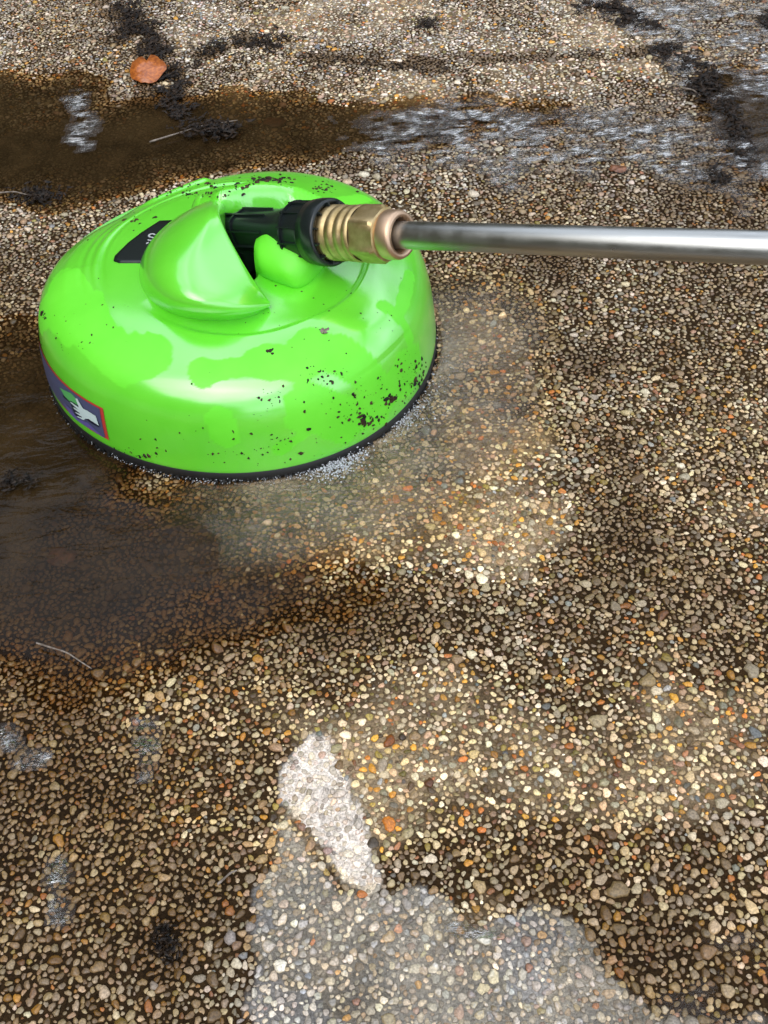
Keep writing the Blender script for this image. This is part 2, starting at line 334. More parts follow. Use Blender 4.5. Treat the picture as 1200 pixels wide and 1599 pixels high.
def make_stones(sel, K, rings):
    x, y, r = px_[sel], py_[sel], pr_[sel]; n = len(x)
    th = np.arange(K) * 2 * np.pi / K
    ph = rng.uniform(0, 6.28, (n, 3)); asp = rng.uniform(.62, 1.0, n); rot = rng.uniform(0, 3.14159, n)
    rad = 1 + .12 * np.cos(2 * th[None] + ph[:, :1]) + .11 * np.cos(3 * th[None] + ph[:, 1:2]) + .06 * np.cos(5 * th[None] + ph[:, 2:3]) + rng.uniform(-.10, .10, (n, K))
    ux = np.cos(th)[None] * rad; uy = np.sin(th)[None] * rad * asp[:, None]
    sc = 1.12 / np.sqrt(asp)
    ux, uy = ux * sc[:, None], uy * sc[:, None]
    c, s = np.cos(rot)[:, None], np.sin(rot)[:, None]; ex, ey = ux * c - uy * s, ux * s + uy * c
    h = r * rng.uniform(.28, .62, n); z0 = level(x, y) + rng.uniform(-.0006, .0003, n)
    tx, ty = rng.uniform(-.18, .18, (2, n))
    V = np.zeros((n, len(rings) * K + 1, 3))
    for q, (rr, hh) in enumerate(rings):
        X = ex * rr * r[:, None]; Y = ey * rr * r[:, None]
        V[:, q * K:(q + 1) * K, 0] = x[:, None] + X; V[:, q * K:(q + 1) * K, 1] = y[:, None] + Y
        V[:, q * K:(q + 1) * K, 2] = z0[:, None] + h[:, None] * hh * (1 + 0 * X) + (X * tx[:, None] + Y * ty[:, None]) + rng.uniform(-.06, .06, X.shape) * h[:, None]
    V[:, -1] = np.stack([x, y, z0 + h], -1)
    nv = len(rings) * K + 1; j = np.arange(K); j2 = (j + 1) % K
    q_ = np.concatenate([np.stack([a * K + j, a * K + j2, (a + 1) * K + j2, (a + 1) * K + j], -1) for a in range(len(rings) - 1)])
    l = (len(rings) - 1) * K; t_ = np.stack([l + j, l + j2, 0 * j + nv - 1], -1)
    off = (np.arange(n) * nv)[:, None, None]
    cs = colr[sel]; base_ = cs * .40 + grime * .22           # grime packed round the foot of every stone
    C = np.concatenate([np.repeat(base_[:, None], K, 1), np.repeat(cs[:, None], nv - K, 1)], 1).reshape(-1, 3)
    return V.reshape(-1, 3), (q_[None] + off).reshape(-1, 4), (t_[None] + off).reshape(-1, 3), C
near = py_ < .62
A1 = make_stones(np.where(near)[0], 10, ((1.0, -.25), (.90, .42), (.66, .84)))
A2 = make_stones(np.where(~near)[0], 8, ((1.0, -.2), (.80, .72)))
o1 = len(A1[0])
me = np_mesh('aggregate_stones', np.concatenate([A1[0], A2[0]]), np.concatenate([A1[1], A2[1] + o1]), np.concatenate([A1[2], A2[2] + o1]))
def set_color(me, name, C):
    a = me.attributes.new(name, 'FLOAT_COLOR', 'POINT'); a.data.foreach_set('color', np.c_[C, np.ones(len(C))].astype(np.float32).ravel())
def set_float(me, name, F):
    a = me.attributes.new(name, 'FLOAT', 'POINT'); a.data.foreach_set('value', np.asarray(F, np.float32).ravel())
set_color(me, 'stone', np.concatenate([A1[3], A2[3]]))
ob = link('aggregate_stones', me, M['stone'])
tag(ob, 'wet cream, tan and ochre pebbles set in the paving slab', 'pebbles', kind='stuff')

# mortar sheet under them
gx = np.arange(X0 - .3, X1 + .3, .0025); gy = np.arange(-.1, Y1 + .25, .0025)
GX, GY = np.meshgrid(gx, gy, indexing='ij')
edge = np.minimum(np.minimum(GX - gx[0], gx[-1] - GX), np.minimum(GY - gy[0], gy[-1] - GY))
has = inside(GX, GY) & (GY > Y0 + .004) & (GY < Y1 - .004)
GZ = level(GX, GY) - .0002 + (fbm(GX, GY, 300, 71, 2) - .5) * .001
GZ = GZ - sst(.03, 0, edge) * 0
Tm = shade_map(GX, GY); Wm = warm_map(GX, GY)
mc = np.array([.034, .0185, .007]) * (.35 + .9 * Tm[..., None]) + np.array([.46, .35, .22]) * np.clip(Tm - .85, 0, .5)[..., None]
Kc = sky_glare_map(GX, GY)[..., None]; mc = mc * (1 - Kc) + (np.array([.80, .70, .60]) * sst(.55, .95, Kc) + np.array([.46, .45, .43]) * (1 - sst(.55, .95, Kc))) * Kc ** 1.4 * (.6 + .55 * fbm(GX, GY, 120, 96)[..., None])  # the same sky reflection painted into the mortar colour
me = np_mesh('slab', np.stack([GX, GY, GZ], -1).reshape(-1, 3), grid_faces(len(gx), len(gy)))
set_color(me, 'stone', mc.reshape(-1, 3))
me.materials.append(M['mortar']); me.materials.append(M['agg'])
fq = grid_faces(len(gx), len(gy)); hv = has.ravel()
me.polygons.foreach_set('material_index', (~hv[fq].any(1)).astype(np.int32))
ob = link('paving_slab', me); tag(ob, 'wet exposed aggregate paving slab', kind='structure')
# surrounding ground to the horizon
bm = bmesh.new(); v = []
xs_ = [-60, gx[0] + .0012, gx[-1] - .0012, 60]; ys_ = [-60, gy[0] + .0012, gy[-1] - .0012, 60]
vv = [[bm.verts.new((a, c, -.001)) for c in ys_] for a in xs_]
for i in range(3):
    for j in range(3):
        if (i, j) != (1, 1): bm.faces.new((vv[i][j], vv[i + 1][j], vv[i + 1][j + 1], vv[i][j + 1]))
me = bpy.data.meshes.new('ground'); bm.to_mesh(me); bm.free()
tag(link('ground', me, M['agg'], smooth=False), 'exposed aggregate ground round the slab', kind='structure')

# ------------------------------------------------------------------ water
def water_sheet(name, x0, x1, y0, y1, step, zf, murk, sheen, cover, m, label, cut=.02):
    ax = np.arange(x0, x1, step); ay = np.arange(y0, y1, step); X, Y = np.meshgrid(ax, ay, indexing='ij')
    Z = zf(X, Y); mk = murk(X, Y); sh = sheen(X, Y); cv = cover(X, Y)
    f = grid_faces(len(ax), len(ay)); keep = (cv.ravel()[f].max(1) > cut); f = f[keep]
    used = np.unique(f); re = np.full(X.size, -1); re[used] = np.arange(len(used)); f = re[f]
    me = np_mesh(name, np.stack([X, Y, Z], -1).reshape(-1, 3)[used], f)
    set_float(me, 'murk', mk.ravel()[used]); set_float(me, 'sheen', sh.ravel()[used]); set_float(me, 'cover', cv.ravel()[used])
    return tag(link(name, me, m), label, kind='structure')
def pud_depth(X, Y):
    return np.clip(-(level(X, Y)) - .0012, -.01, .02) + 0
water_sheet('puddle_water', -.56, .56, .3, 1.25, .003, lambda X, Y: 0 * X + .0002 + (fbm(X, Y, 30, 81) - .5) * .0008,
            lambda X, Y: 1 - np.exp(-np.clip(hollow(X, Y) + (fbm(X, Y, 35, 83) - .5) * .0022 - .0006, 0, 1) * 300), lambda X, Y: 0 * X, lambda X, Y: sst(.0003, .0016, hollow(X, Y)),
            M['puddle'], 'murky brown puddle water lying in the hollows')
PB = lambda X, Y, *a: blob(X, Y, *a)
def film_cover(X, Y):
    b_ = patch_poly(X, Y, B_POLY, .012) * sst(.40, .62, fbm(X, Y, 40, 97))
    c_ = patch_poly(X, Y, [(1060, 1480), (1215, 1440), (1215, 1640), (950, 1640)], .01) * sst(.4, .6, fbm(X, Y, 60, 97))
    return np.maximum(.45 * b_, .6 * c_)
water_sheet('water_film', -.26, .26, .12, .48, .0015, lambda X, Y: level(X, Y) + .0008 + (fbm(X, Y, 130, 95) - .5) * .0016,
            lambda X, Y: 0 * X, lambda X, Y: .08 * fbm(X, Y, 45, 98), film_cover, M['film'], 'thin clear film of water over the pebbles painted pale with sky reflection')
def halo(X, Y):
    d = np.hypot(X - CX, Y - CY); a = np.degrees(np.arctan2(Y - CY, X - CX))
    w_ = sst(.150, .153, d) * (1 - sst(.158, .262 + .07 * (fbm(X, Y, 14, 111) - .5), d)) * (1 - sst(-8, 28, a)) * sst(-115, -70, a)
    return w_ * (.2 + 1.3 * fbm(X * 1.0, Y, 38, 113))
water_sheet('wash_water', -.2, .25, .4, .8, .002, lambda X, Y: level(X, Y) + .0016 + (fbm(X, Y, 60, 115) - .5) * .002,
            lambda X, Y: .17 * halo(X, Y) * (1 + 1.2 * np.exp(-((np.hypot(X - CX, Y - CY) - .155) / .01) ** 2) * sst(.45, .7, fbm(X, Y, 45, 117))), lambda X, Y: .06 * halo(X, Y), lambda X, Y: sst(0, .3, halo(X, Y)), M['wash'],
            'milky tan wash water spreading out from under the green cleaner')
def stream_cover(X, Y):
    s = streak(X, Y, [(960, -10), (1040, 40), (1100, 95), (1150, 130)], .045) + .8 * streak(X, Y, [(1060, -10), (1130, 60), (1160, 110)], .035)
    s = s + .75 * streak(X, Y, [(640, 215), (860, 235), (1040, 225), (1160, 260)], .05) + .6 * streak(X, Y, [(1180, 0), (1200, 120)], .04)
    s = s + .7 * streak(X, Y, [(700, 165), (820, 190), (960, 180), (1100, 195)], .02) + .55 * streak(X, Y, [(820, 215), (1000, 230), (1130, 250)], .03) + .5 * streak(X, Y, [(560, 225), (720, 180), (800, 300)], .02)
    for p in ([(122, 150), (132, 200), (128, 232)],): s = s + .9 * streak(X, Y, p, .012)
    for p in ([(225, 1120), (232, 1180), (228, 1215)], [(90, 1360), (98, 1400), (94, 1440)], [(10, 1150), (40, 1190), (70, 1185)], [(1050, 1480), (1110, 1530), (1090, 1500)], [(720, 1455), (790, 1480)], [(1150, 1560), (1200, 1590)]): s = s + 1.1 * streak(X, Y, p, .0055)
    return .95 * np.clip(s, 0, 1) * sst(.38, .62, fbm(X * .6, Y * 1.5, 90, 101))
water_sheet('running_water', -.56, .58, .2, 1.42, .0025, lambda X, Y: level(X, Y) + hollow(X, Y) + .0022 + (fbm(X * .7, Y * 1.6, 70, 103) - .5) * .003,
            lambda X, Y: .12 + 0 * X, lambda X, Y: .10 + .65 * sst(.42, .66, fbm(X, Y, 160, 105)), stream_cover, M['stream'], 'rippled running water trickling over the pebbles')

# ------------------------------------------------------------------ the surface cleaner
base = bpy.data.objects.new('surface_cleaner', None); COL.objects.link(base); base.location = (CX, CY, 0); base.empty_display_size = .05
bpy.context.view_layer.update()
tag(base, 'round bright green pressure washer surface cleaner with black skirt, spattered with dirt', 'surface cleaner')
PR = [(.0, .0735), (.03, .0735), (.06, .0732), (.085, .0715), (.100, .0695), (.112, .0670), (.122, .0645), (.130, .0615), (.1370, .0562), (.1422, .0485), (.1455, .0385), (.1474, .0275), (.1485, .0170), (.1490, .0110), (.1478, .0085), (.1450, .0090)]
def catmull(P, n):
    P = np.array(P, float); Q = np.vstack([2 * P[0] - P[1], P, 2 * P[-1] - P[-2]]); out = []
    for i in range(len(P) - 1):
        a, b_, c, d = Q[i:i + 4]
        for t_ in np.arange(n) / n: out.append(.5 * ((2 * b_) + (-a + c) * t_ + (2 * a - 5 * b_ + 4 * c - d) * t_ ** 2 + (-a + 3 * b_ - 3 * c + d) * t_ ** 3))
    out.append(P[-1]); return np.array(out)
PR = [(a, b_ * 1.18 if b_ > .012 else b_) for a, b_ in PR]; ZO = .0132
prof = catmull(PR, 10)
def loc(px, py, z):
    p = at(px, py, z + ZO); return np.array([p[0] - CX, p[1] - CY, z + ZO])
ARCH = [loc(320, 308, .094), loc(336, 303, .099), loc(352, 299, .103), loc(385, 292, .100), loc(418, 290, .097), loc(450, 294, .092), loc(500, 312, .084), loc(545, 338, .074)]
ARCH = catmull(ARCH, 8)
SLOT = [loc(340, 321, .097)[:2], loc(356, 319, .097)[:2], loc(380, 327, .092)[:2], loc(430, 336, .086)[:2], loc(470, 346, .080)[:2], loc(480, 380, .075)[:2], loc(400, 392, .0735)[:2], loc(402, 424, .0735)[:2], loc(385, 445, .0735)[:2], loc(300, 400, .0735)[:2], loc(300, 350, .09)[:2]]
def warp(x, y):
    """the shell is not quite round: radius factor at (x, y)"""
    r_ = np.hypot(x, y); return 1 - .018 * np.cos(3 * np.arctan2(y, x)) * sst(.085, .135, r_)
def in_poly(x, y, P):
    ins = np.zeros(np.shape(x), bool); n = len(P)
    for i in range(n):
        A, B = P[i], P[(i + 1) % n]; ins ^= ((A[1] > y) != (B[1] > y)) & (x < (B[0] - A[0]) * (y - A[1]) / (B[1] - A[1] + 1e-12) + A[0])
    return ins
def feature(x, y):
    """relief moulded into the top of the shell, in metres"""
    r = np.hypot(x, y); az = np.degrees(np.arctan2(y, x)); z = 0 * x
    d = np.full(np.shape(x), 9.); hh = 0 * x
    for P in ARCH:
        q = np.hypot(x - P[0], y - P[1]); hh = np.where(q < d, P[2] - .0715 - ZO, hh); d = np.minimum(d, q)
    z = z + hh * np.exp(-(d / .0135) ** 3.0)
    # terraces round the left side
    la = sst(70, 100, az) * (1 - sst(176, 200, np.where(az < 0, az + 360, az)))
    la = np.where(az < -150, 1 - sst(176, 205, az + 360), la)
    for rr, a in ((.0935, .0012), (.1015, .0008), (.108, .0006)): z = z - la * a * np.exp(-((r - rr + .002 * np.sin(np.radians(az) * 2)) / .0024) ** 2)
    z = z + la * .002 * sst(.088, .100, r) * (1 - sst(.118, .130, r))
    # shallow dish round the hump, its edge showing on the front right
    dd = np.hypot(x - .012, y + .006); fr = np.clip(np.cos(np.radians(az + 48)), 0, 1)
    z = z - .0035 * (1 - sst(.083, .089, dd)) * fr
    # raised swelling on the front right shoulder
    z = z + .0045 * np.exp(-((x - .075) / .034) ** 2 - ((y + .088) / .016) ** 2)
    z = z + .003 * np.exp(-((x - .105) / .014) ** 2 - ((y + .03) / .05) ** 2)
    z = z - .009 * np.exp(-((az - 128) / 30) ** 2) * sst(.085, .125, r)
    # lifted lip at the back left
    z = z + .004 * sst(100, 104, az) * (1 - sst(122, 140, az)) * sst(.112, .122, r) * (1 - sst(.134, .140, r))
    return z
NA = 420
inner = np.array([(r_, .0735) for r_ in np.linspace(0.0005, .0999, 110)])
pr_r = prof[:, 0]; pz = prof[:, 1]
ri = np.concatenate([np.linspace(.0006, .1, 120), np.linspace(.1006, .136, 50)])
zi = np.interp(ri, pr_r[:pr_r.argmax() + 1], pz[:pr_r.argmax() + 1])
oi = prof[(np.arange(len(prof)) > np.searchsorted(pr_r[:pr_r.argmax()], .136))]
full = np.concatenate([np.c_[ri, zi], oi])
az_ = np.arange(NA) * 2 * np.pi / NA
Rg, Ag = np.meshgrid(full[:, 0], az_, indexing='xy'); Zg = np.tile(full[:, 1], (NA, 1))
Xg, Yg = Rg * np.cos(Ag), Rg * np.sin(Ag)
top = np.arange(full.shape[0])[None] < len(ri) + 8
Zg = Zg + np.where(top, feature(Xg, Yg), 0); wf = warp(Xg, Yg); Xg = Xg * wf; Yg = Yg * wf
F = grid_faces(NA, full.shape[0], wrap=True)
Vg = np.stack([Xg, Yg, Zg], -1).reshape(-1, 3)
cen = Vg[F].mean(1); hole = in_poly(cen[:, 0], cen[:, 1], SLOT) & (cen[:, 2] > .05)
bv = np.intersect1d(F[hole].ravel(), F[~hole].ravel()); SP = np.array(SLOT); SQ = np.roll(SP, -1, 0)
for i in bv:
    p = Vg[i, :2]; e_ = SQ - SP; t_ = np.clip(((p - SP) * e_).sum(1) / (e_ * e_).sum(1), 0, 1); c_ = SP + e_ * t_[:, None]; j = np.hypot(*(c_ - p).T).argmin(); Vg[i, :2] = c_[j]
    Vg[i, 2] = np.interp(np.hypot(*c_[j]), ri, zi) + feature(c_[j][:1], c_[j][1:])[0]
F = F[~hole]; isb = np.zeros(len(Vg), bool); isb[bv] = True; dn = {int(v): len(Vg) + k for k, v in enumerate(bv)}; ext = []
cnt = {}
for f in F[isb[F].sum(1) >= 2]:
    for k in range(4):
        a, b_ = int(f[k]), int(f[(k + 1) % 4])
        if isb[a] and isb[b_]: cnt.setdefault((min(a, b_), max(a, b_)), []).append((a, b_))
for k, v in cnt.items():
    if len(v) == 1: a, b_ = v[0]; ext.append((b_, a, dn[a], dn[b_]))
low_ = Vg[bv].copy(); low_[:, 2] -= .022; Vg = np.concatenate([Vg, low_]); F = np.concatenate([F, np.array(ext)])
F = F[:, ::-1]
def off(V): return V + np.array([CX, CY, 0])
me = np_mesh('shell', off(Vg), F); shell = link('shell', me, M['green'], base)
def wall_pt(az, z, o=.0):
    k = pr_r.argmax(); r_ = np.interp(z, pz[:k + 1][::-1], pr_r[:k + 1][::-1]) + o
    f = float(warp(.149 * math.cos(az), .149 * math.sin(az))); return np.array([f * r_ * math.cos(az), f * r_ * math.sin(az), z])
def rev(prof_, n, c=(0, 0)):
    a = np.arange(n) * 2 * np.pi / n; P = np.array(prof_)
    if P[:, 0].max() > .14: wq = warp(.149 * np.cos(a), .149 * np.sin(a))[:, None]
    else: wq = 1
    V = np.stack([wq * P[None, :, 0] * np.cos(a)[:, None] + c[0], wq * P[None, :, 0] * np.sin(a)[:, None] + c[1], np.tile(P[:, 1], (n, 1))], -1).reshape(-1, 3)
    return V, grid_faces(n, len(P), wrap=True)
# black skirt with bristles
V, Fq = rev([(.120, .010), (.1475, .0105), (.1492, .0085), (.1495, .004), (.1480, .0005), (.144, -.0005), (.120, -.0005)], 200)
me = np_mesh('skirt', off(V), Fq[:, ::-1]); skirt = link('skirt', me, M['rubber'], base)
V = []; Fb = []
for i in range(900):
    a = rnd.uniform(0, 2 * math.pi); wb = float(warp(.149 * math.cos(a), .149 * math.sin(a))); l = rnd.uniform(.001, .0035); r0 = .1485 * wb; wd = .0035 / .15 * rnd.uniform(.05, .16); a2 = a + rnd.uniform(-.012, .012)
    k = len(V); V += [(r0 * math.cos(a - wd), r0 * math.sin(a - wd), .005), (r0 * math.cos(a + wd), r0 * math.sin(a + wd), .005), ((r0 + l) * math.cos(a2), (r0 + l) * math.sin(a2), -.0005), (r0 * math.cos(a), r0 * math.sin(a), 0.0)]
    Fb += [(k, k + 1, k + 2), (k, k + 2, k + 3), (k + 1, k + 3, k + 2)]
o = pydata('bristle_fringe', off(np.array(V)), Fb, M['rubber'], None, False); o.parent = skirt; tag(o, kind='stuff')
o.location = (0, 0, 0)
# big half dome with a scooped facet
def loft(stations, nu, nt_, close_wall=.04):
    """stations: lists of 3-D control points (same count) -> smooth sheet"""
    ST = np.array(stations); k = ST.shape[1]
    rows = np.stack([catmull(ST[:, j], nu) for j in range(k)], 1)          # (ns, k, 3)
    out = np.stack([catmull(r_, nt_) for r_ in rows])                     # (ns, m, 3)
    return out
st = []
for E_, R_, Q_, B_, O_ in [
    ((419, 469, .0740), (421, 470, .0742), (422, 474, .0738), (422, 478, .0720), (420, 480, .0690)),
    ((404, 450, .0850), (378, 464, .0910), (378, 478, .0880), (386, 490, .0800), (388, 497, .0680)),
    ((386, 424, .0930), (328, 463, .1000), (320, 478, .0950), (326, 494, .0840), (330, 502, .0680)),
    ((366, 388, .1000), (300, 441, .1060), (272, 463, .1000), (262, 482, .0860), (268, 492, .0680)),
    ((351, 360, .1060), (292, 405, .1110), (242, 420, .1045), (226, 448, .0870), (228, 464, .0680)),
    ((344, 343, .1100), (308, 367, .1140), (248, 382, .1070), (219, 412, .0880), (216, 436, .0680)),
    ((340, 332, .1110), (318, 342, .1145), (266, 350, .1080), (230, 376, .0890), (220, 408, .0680)),
    ((340, 324, .1090), (322, 323, .1130), (286, 330, .1065), (256, 350, .0890), (238, 380, .0680)),
    ((344, 318, .1030), (328, 311, .1070), (304, 316, .1020), (286, 332, .0860), (270, 352, .0680)),
    ((350, 314, .0900), (342, 308, .0960), (330, 310, .0920), (316, 320, .0800), (306, 338, .0680))]:
    e = loc(*E_); low = e.copy(); low[2] -= .045; low[:2] -= np.array([.004, .002])
    st.append([e, (e + loc(*R_)) / 2 + np.array([0, 0, -.02 * np.linalg.norm(e - loc(*R_))]), loc(*R_), loc(*Q_), loc(*B_), loc(*O_)])
G = loft(st, 8, 8)
for _ in range(60): G[1:-1, 1:-1] += .25 * (G[2:, 1:-1] + G[:-2, 1:-1] + G[1:-1, 2:] + G[1:-1, :-2] - 4 * G[1:-1, 1:-1]) * np.array([.4, .4, 1.0])
for _ in range(30): G[1:-1, 0] += .25 * (G[2:, 0] + G[:-2, 0] - 2 * G[1:-1, 0])
ns, mt = G.shape[:2]
# rounded lip then a wall going down into the slot
lip = G[:, :1].copy(); d_in = G[:, :1] - G[:, 3:4]; d_in[..., 2] = 0; d_in /= np.linalg.norm(d_in, axis=-1, keepdims=True) + 1e-9
walls = [lip + d_in * .0012 + [0, 0, -.050], lip + d_in * .0016 + [0, 0, -.012], lip + d_in * .0015 + [0, 0, -.0030], lip + d_in * .0010 + [0, 0, -.0009]]
G = np.concatenate(walls + [G], 1)
me = np_mesh('dome_cover', off(G.reshape(-1, 3)), grid_faces(G.shape[0], G.shape[1]))
dome = link('dome_cover', me, M['green'], base)
# small hump on the front side of the slot
st = []
for P_ in [
    [(398, 380, .086), (397, 396, .082), (398, 412, .077), (400, 424, .0715), (400, 428, .066)],
    [(408, 372, .091), (404, 396, .086), (408, 418, .079), (418, 434, .0720), (420, 438, .066)],
    [(420, 368, .094), (424, 396, .089), (430, 424, .081), (440, 442, .0720), (442, 446, .066)],
    [(440, 370, .095), (446, 398, .090), (452, 426, .082), (461, 447, .0720), (463, 452, .066)],
    [(462, 376, .094), (468, 402, .089), (474, 424, .081), (481, 440, .0720), (484, 445, .066)],
    [(482, 384, .090), (488, 404, .085), (493, 416, .079), (498, 424, .0720), (500, 428, .066)],
    [(496, 390, .083), (500, 400, .080), (504, 406, .076), (508, 410, .0720), (510, 413, .066)]]:
    p = [loc(*q) for q in P_]; back = p[0] + np.array([.002, .014, -.004]); back2 = p[0] + np.array([.002, .016, -.03])
    st.append([back2, back] + p)
G = loft(st, 6, 5)
c0 = G[:1].copy(); c0[..., 2] -= .03; c1 = G[-1:].copy(); c1[..., 2] -= .03
G = np.concatenate([c0, G, c1], 0)
me = np_mesh('small_hump', off(G.reshape(-1, 3)), grid_faces(G.shape[0], G.shape[1])); link('small_hump', me, M['green'], base)
# dark well inside the slot
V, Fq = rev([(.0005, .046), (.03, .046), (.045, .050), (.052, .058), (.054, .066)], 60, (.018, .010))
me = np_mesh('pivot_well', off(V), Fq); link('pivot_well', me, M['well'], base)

def frame(A, B):
    a = Vector(A); d = (Vector(B) - a).normalized(); up = Vector((0, 0, 1)); s = d.cross(up).normalized(); u_ = s.cross(d); return a, d, s, u_
def tube(A, B, sec, n=32, fn=None):
    """lathe along A->B; sec = [(t metres, radius)]; fn(t, angle, r)->r"""
    a, d, s, u_ = frame(A, B); V = []
    for t_, r_ in sec:
        for k in range(n):
            an = 2 * math.pi * k / n; rr = fn(t_, an, r_) if fn else r_
            V.append(a + d * t_ + s * (rr * math.cos(an)) + u_ * (rr * math.sin(an)))
    F_ = [tuple(reversed((i * n + k, i * n + (k + 1) % n, (i + 1) * n + (k + 1) % n, (i + 1) * n + k))) for i in range(len(sec) - 1) for k in range(n)]
    return [tuple(v) for v in V], F_
# the lance line: right end of the picture, coupling, pivot
P_end = at(1200, 387, .203); P_br = at(628, 367, .1335)
dv = (P_end - P_br) / np.linalg.norm(P_end - P_br)
def on_line(px):  # distance from the coupling end to the point seen at this column
    lo, hi = -.4, .4
    for _ in range(50):
        m_ = (lo + hi) / 2; q = P_br + dv * m_
        z = (q[1]) * math.cos(_p) + (q[2] - CAM_H) * -math.sin(_p); vv_ = q[1] * math.sin(_p) + (q[2] - CAM_H) * math.cos(_p)
        c = 600 + FPX * (q[0] * math.cos(R(ROLL)) - vv_ * math.sin(R(ROLL))) / z
        if c < px: lo = m_
        else: hi = m_
    return lo
L = {k: on_line(k) for k in (345, 400, 440, 470, 505, 540, 560, 605, 628, 1200)}
print('line', {k: round(v, 4) for k, v in L.items()}, 'pivot', P_br + dv * L[345] - [CX, CY, 0])
P0 = P_br + dv * L[345]
def pt(px): return P_br + dv * L[px]
# black pivot arm: ribbed, flat sided, flaring into a round socket
def armr(t_, an, r_):
    f = 1.0
    if t_ < (L[440] - L[345]):
        c, s_ = abs(math.cos(an)), abs(math.sin(an)); f = 1 / (c ** 4 + s_ ** 4) ** .25 * .93
    return r_ * f
t0 = L[345]; sec = [(-.012, .0005), (-.012, .012), (0, .0142), (L[400] - t0, .0142), (L[440] - t0, .0150), ((L[440] + L[470]) / 2 - t0, .0172), (L[470] - t0, .0196), (L[505] - t0 - .002, .0204)]
V, Fq = tube(P0, P_br, sec, 48, armr)
arm = pydata('pivot_arm', V, Fq, M['black'], base); arm.data.polygons.foreach_set('use_smooth', [True] * len(Fq))
# ribs: rings and lengthwise fins
ribs = []
def box_on(A, d, s, u_, t0_, t1_, r0, r1, an, hw):
    V = []
    for t_ in (t0_, t1_):
        for r_ in (r0 if t_ == t0_ else r0, r1):
            for e in (-hw, hw):
                rad = s * math.cos(an) + u_ * math.sin(an); tan = -s * math.sin(an) + u_ * math.cos(an)
                V.append(A + d * t_ + rad * r_ + tan * e)
    return [tuple(v) for v in V], [(0, 1, 3, 2), (4, 6, 7, 5), (0, 4, 5, 1), (2, 3, 7, 6), (0, 2, 6, 4), (1, 5, 7, 3)]
a_, d_, s_, u_ = frame(P0, P_br)
VV, FF = [], []
def addm(V, F_):
    k = len(VV); VV.extend(V); FF.extend([tuple(i + k for i in f) for f in F_])
for k in range(12): addm(*box_on(a_, d_, s_, u_, L[470] - t0 - .004, L[540] - t0 - .008, .018, .0212, 2 * math.pi * k / 12 + .1, .0006))
for q in (L[470] - t0 - .002, (L[470] + L[505]) / 2 - t0 + .003): addm(*tube(P0, P_br, [(q, .019), (q, .0213), (q + .0012, .0213), (q + .0012, .019)], 48))
for k, an in enumerate((math.pi / 2 - .32, math.pi / 2 + .32, math.pi - .3, math.pi + .35, .4, -.4)): addm(*box_on(a_, d_, s_, u_, .002, L[440] - t0 - .006, .012, .0160, an, .0006))
for q in (.012, .026): addm(*tube(P0, P_br, [(q, .010), (q, .0158), (q + .0012, .0158), (q + .0012, .010)], 48, armr))
rb = pydata('rib', VV, FF, M['black'], None, False); rb.parent = arm; tag(rb, kind='stuff'); 
V, Fq = tube(P0, P_br, [(L[505] - t0 - .006, .0190), (L[505] - t0 - .006, .0218), (L[505] - t0 + .001, .0228), (L[505] - t0 + .008, .0228), (L[505] - t0 + .0095, .0222), (L[505] - t0 + .0098, .0200), (L[505] - t0 + .0075, .0185), (L[505] - t0 - .004, .0180)], 56)
o = pydata('socket_collar', V, Fq, M['black'], base); o.data.polygons.foreach_set('use_smooth', [True] * len(Fq))
# pivot boss (round black hub behind the arm) and cross pin
V, Fq = tube(P0 + np.array([.006, .024, -.006]), P0 + np.array([.006, -.03, -.006]), [(0, .0005), (0, .013), (.003, .0150), (.012, .0150), (.014, .009), (.05, .009), (.05, .0005)], 40)
pydata('pivot_hub', V, Fq, M['black'], base)
V, Fq = box_on(Vector(P0), d_, s_, u_, .002, .026, -.03, -.012, math.pi / 2, .011)
bk = pydata('pivot_bracket', V, Fq, M['black'], base, False)
mo = bk.modifiers.new('bevel', 'BEVEL'); mo.width = .002; mo.segments = 2

# black badge plate beside the dome
def surf_z(x, y):
    r_ = np.hypot(x, y); k = pr_r.argmax(); return np.interp(r_, pr_r[:k + 1], pz[:k + 1]) + feature(np.array(x), np.array(y))
def drop(px, py, z=.073):
    for _ in range(6): p = loc(px, py, z); z = float(surf_z(p[0], p[1])) - ZO
    return loc(px, py, z)
def patch_on(name, pts, m, lift, parent, dens=10, dropf=drop):
    """thin plate following the surface it is stuck on"""
    P = [dropf(*p) for p in pts]; c = sum(P) / len(P); V = []; F_ = []
    n = len(P)
    ring = []
    for i in range(n):
        for t_ in np.arange(dens) / dens: ring.append(P[i] * (1 - t_) + P[(i + 1) % n] * t_)
    Pim = []
    for i in range(n):
        for t_ in np.arange(dens) / dens: Pim.append((pts[i][0] * (1 - t_) + pts[(i + 1) % n][0] * t_, pts[i][1] * (1 - t_) + pts[(i + 1) % n][1] * t_))
    ci = (sum(p[0] for p in pts) / n, sum(p[1] for p in pts) / n); lv = 6; m_ = len(Pim)
    for q in range(lv + 1):
        f = 1 - q / lv
        for p in Pim:
            v = dropf(ci[0] + (p[0] - ci[0]) * max(f, .001), ci[1] + (p[1] - ci[1]) * max(f, .001)); V.append(v + lift(v))
    for q in range(lv):
        for i in range(m_): F_.append((q * m_ + i, q * m_ + (i + 1) % m_, (q + 1) * m_ + (i + 1) % m_, (q + 1) * m_ + i))
    rim = len(V)
    for i in range(m_): V.append(V[i] - lift(V[i]) * 1.6)
    for i in range(m_): F_.append((i, rim + i, rim + (i + 1) % m_, (i + 1) % m_))
    return pydata(name, off(np.array(V)), F_, m, parent)
upl = lambda h_: (lambda v: np.array([0, 0, h_]))
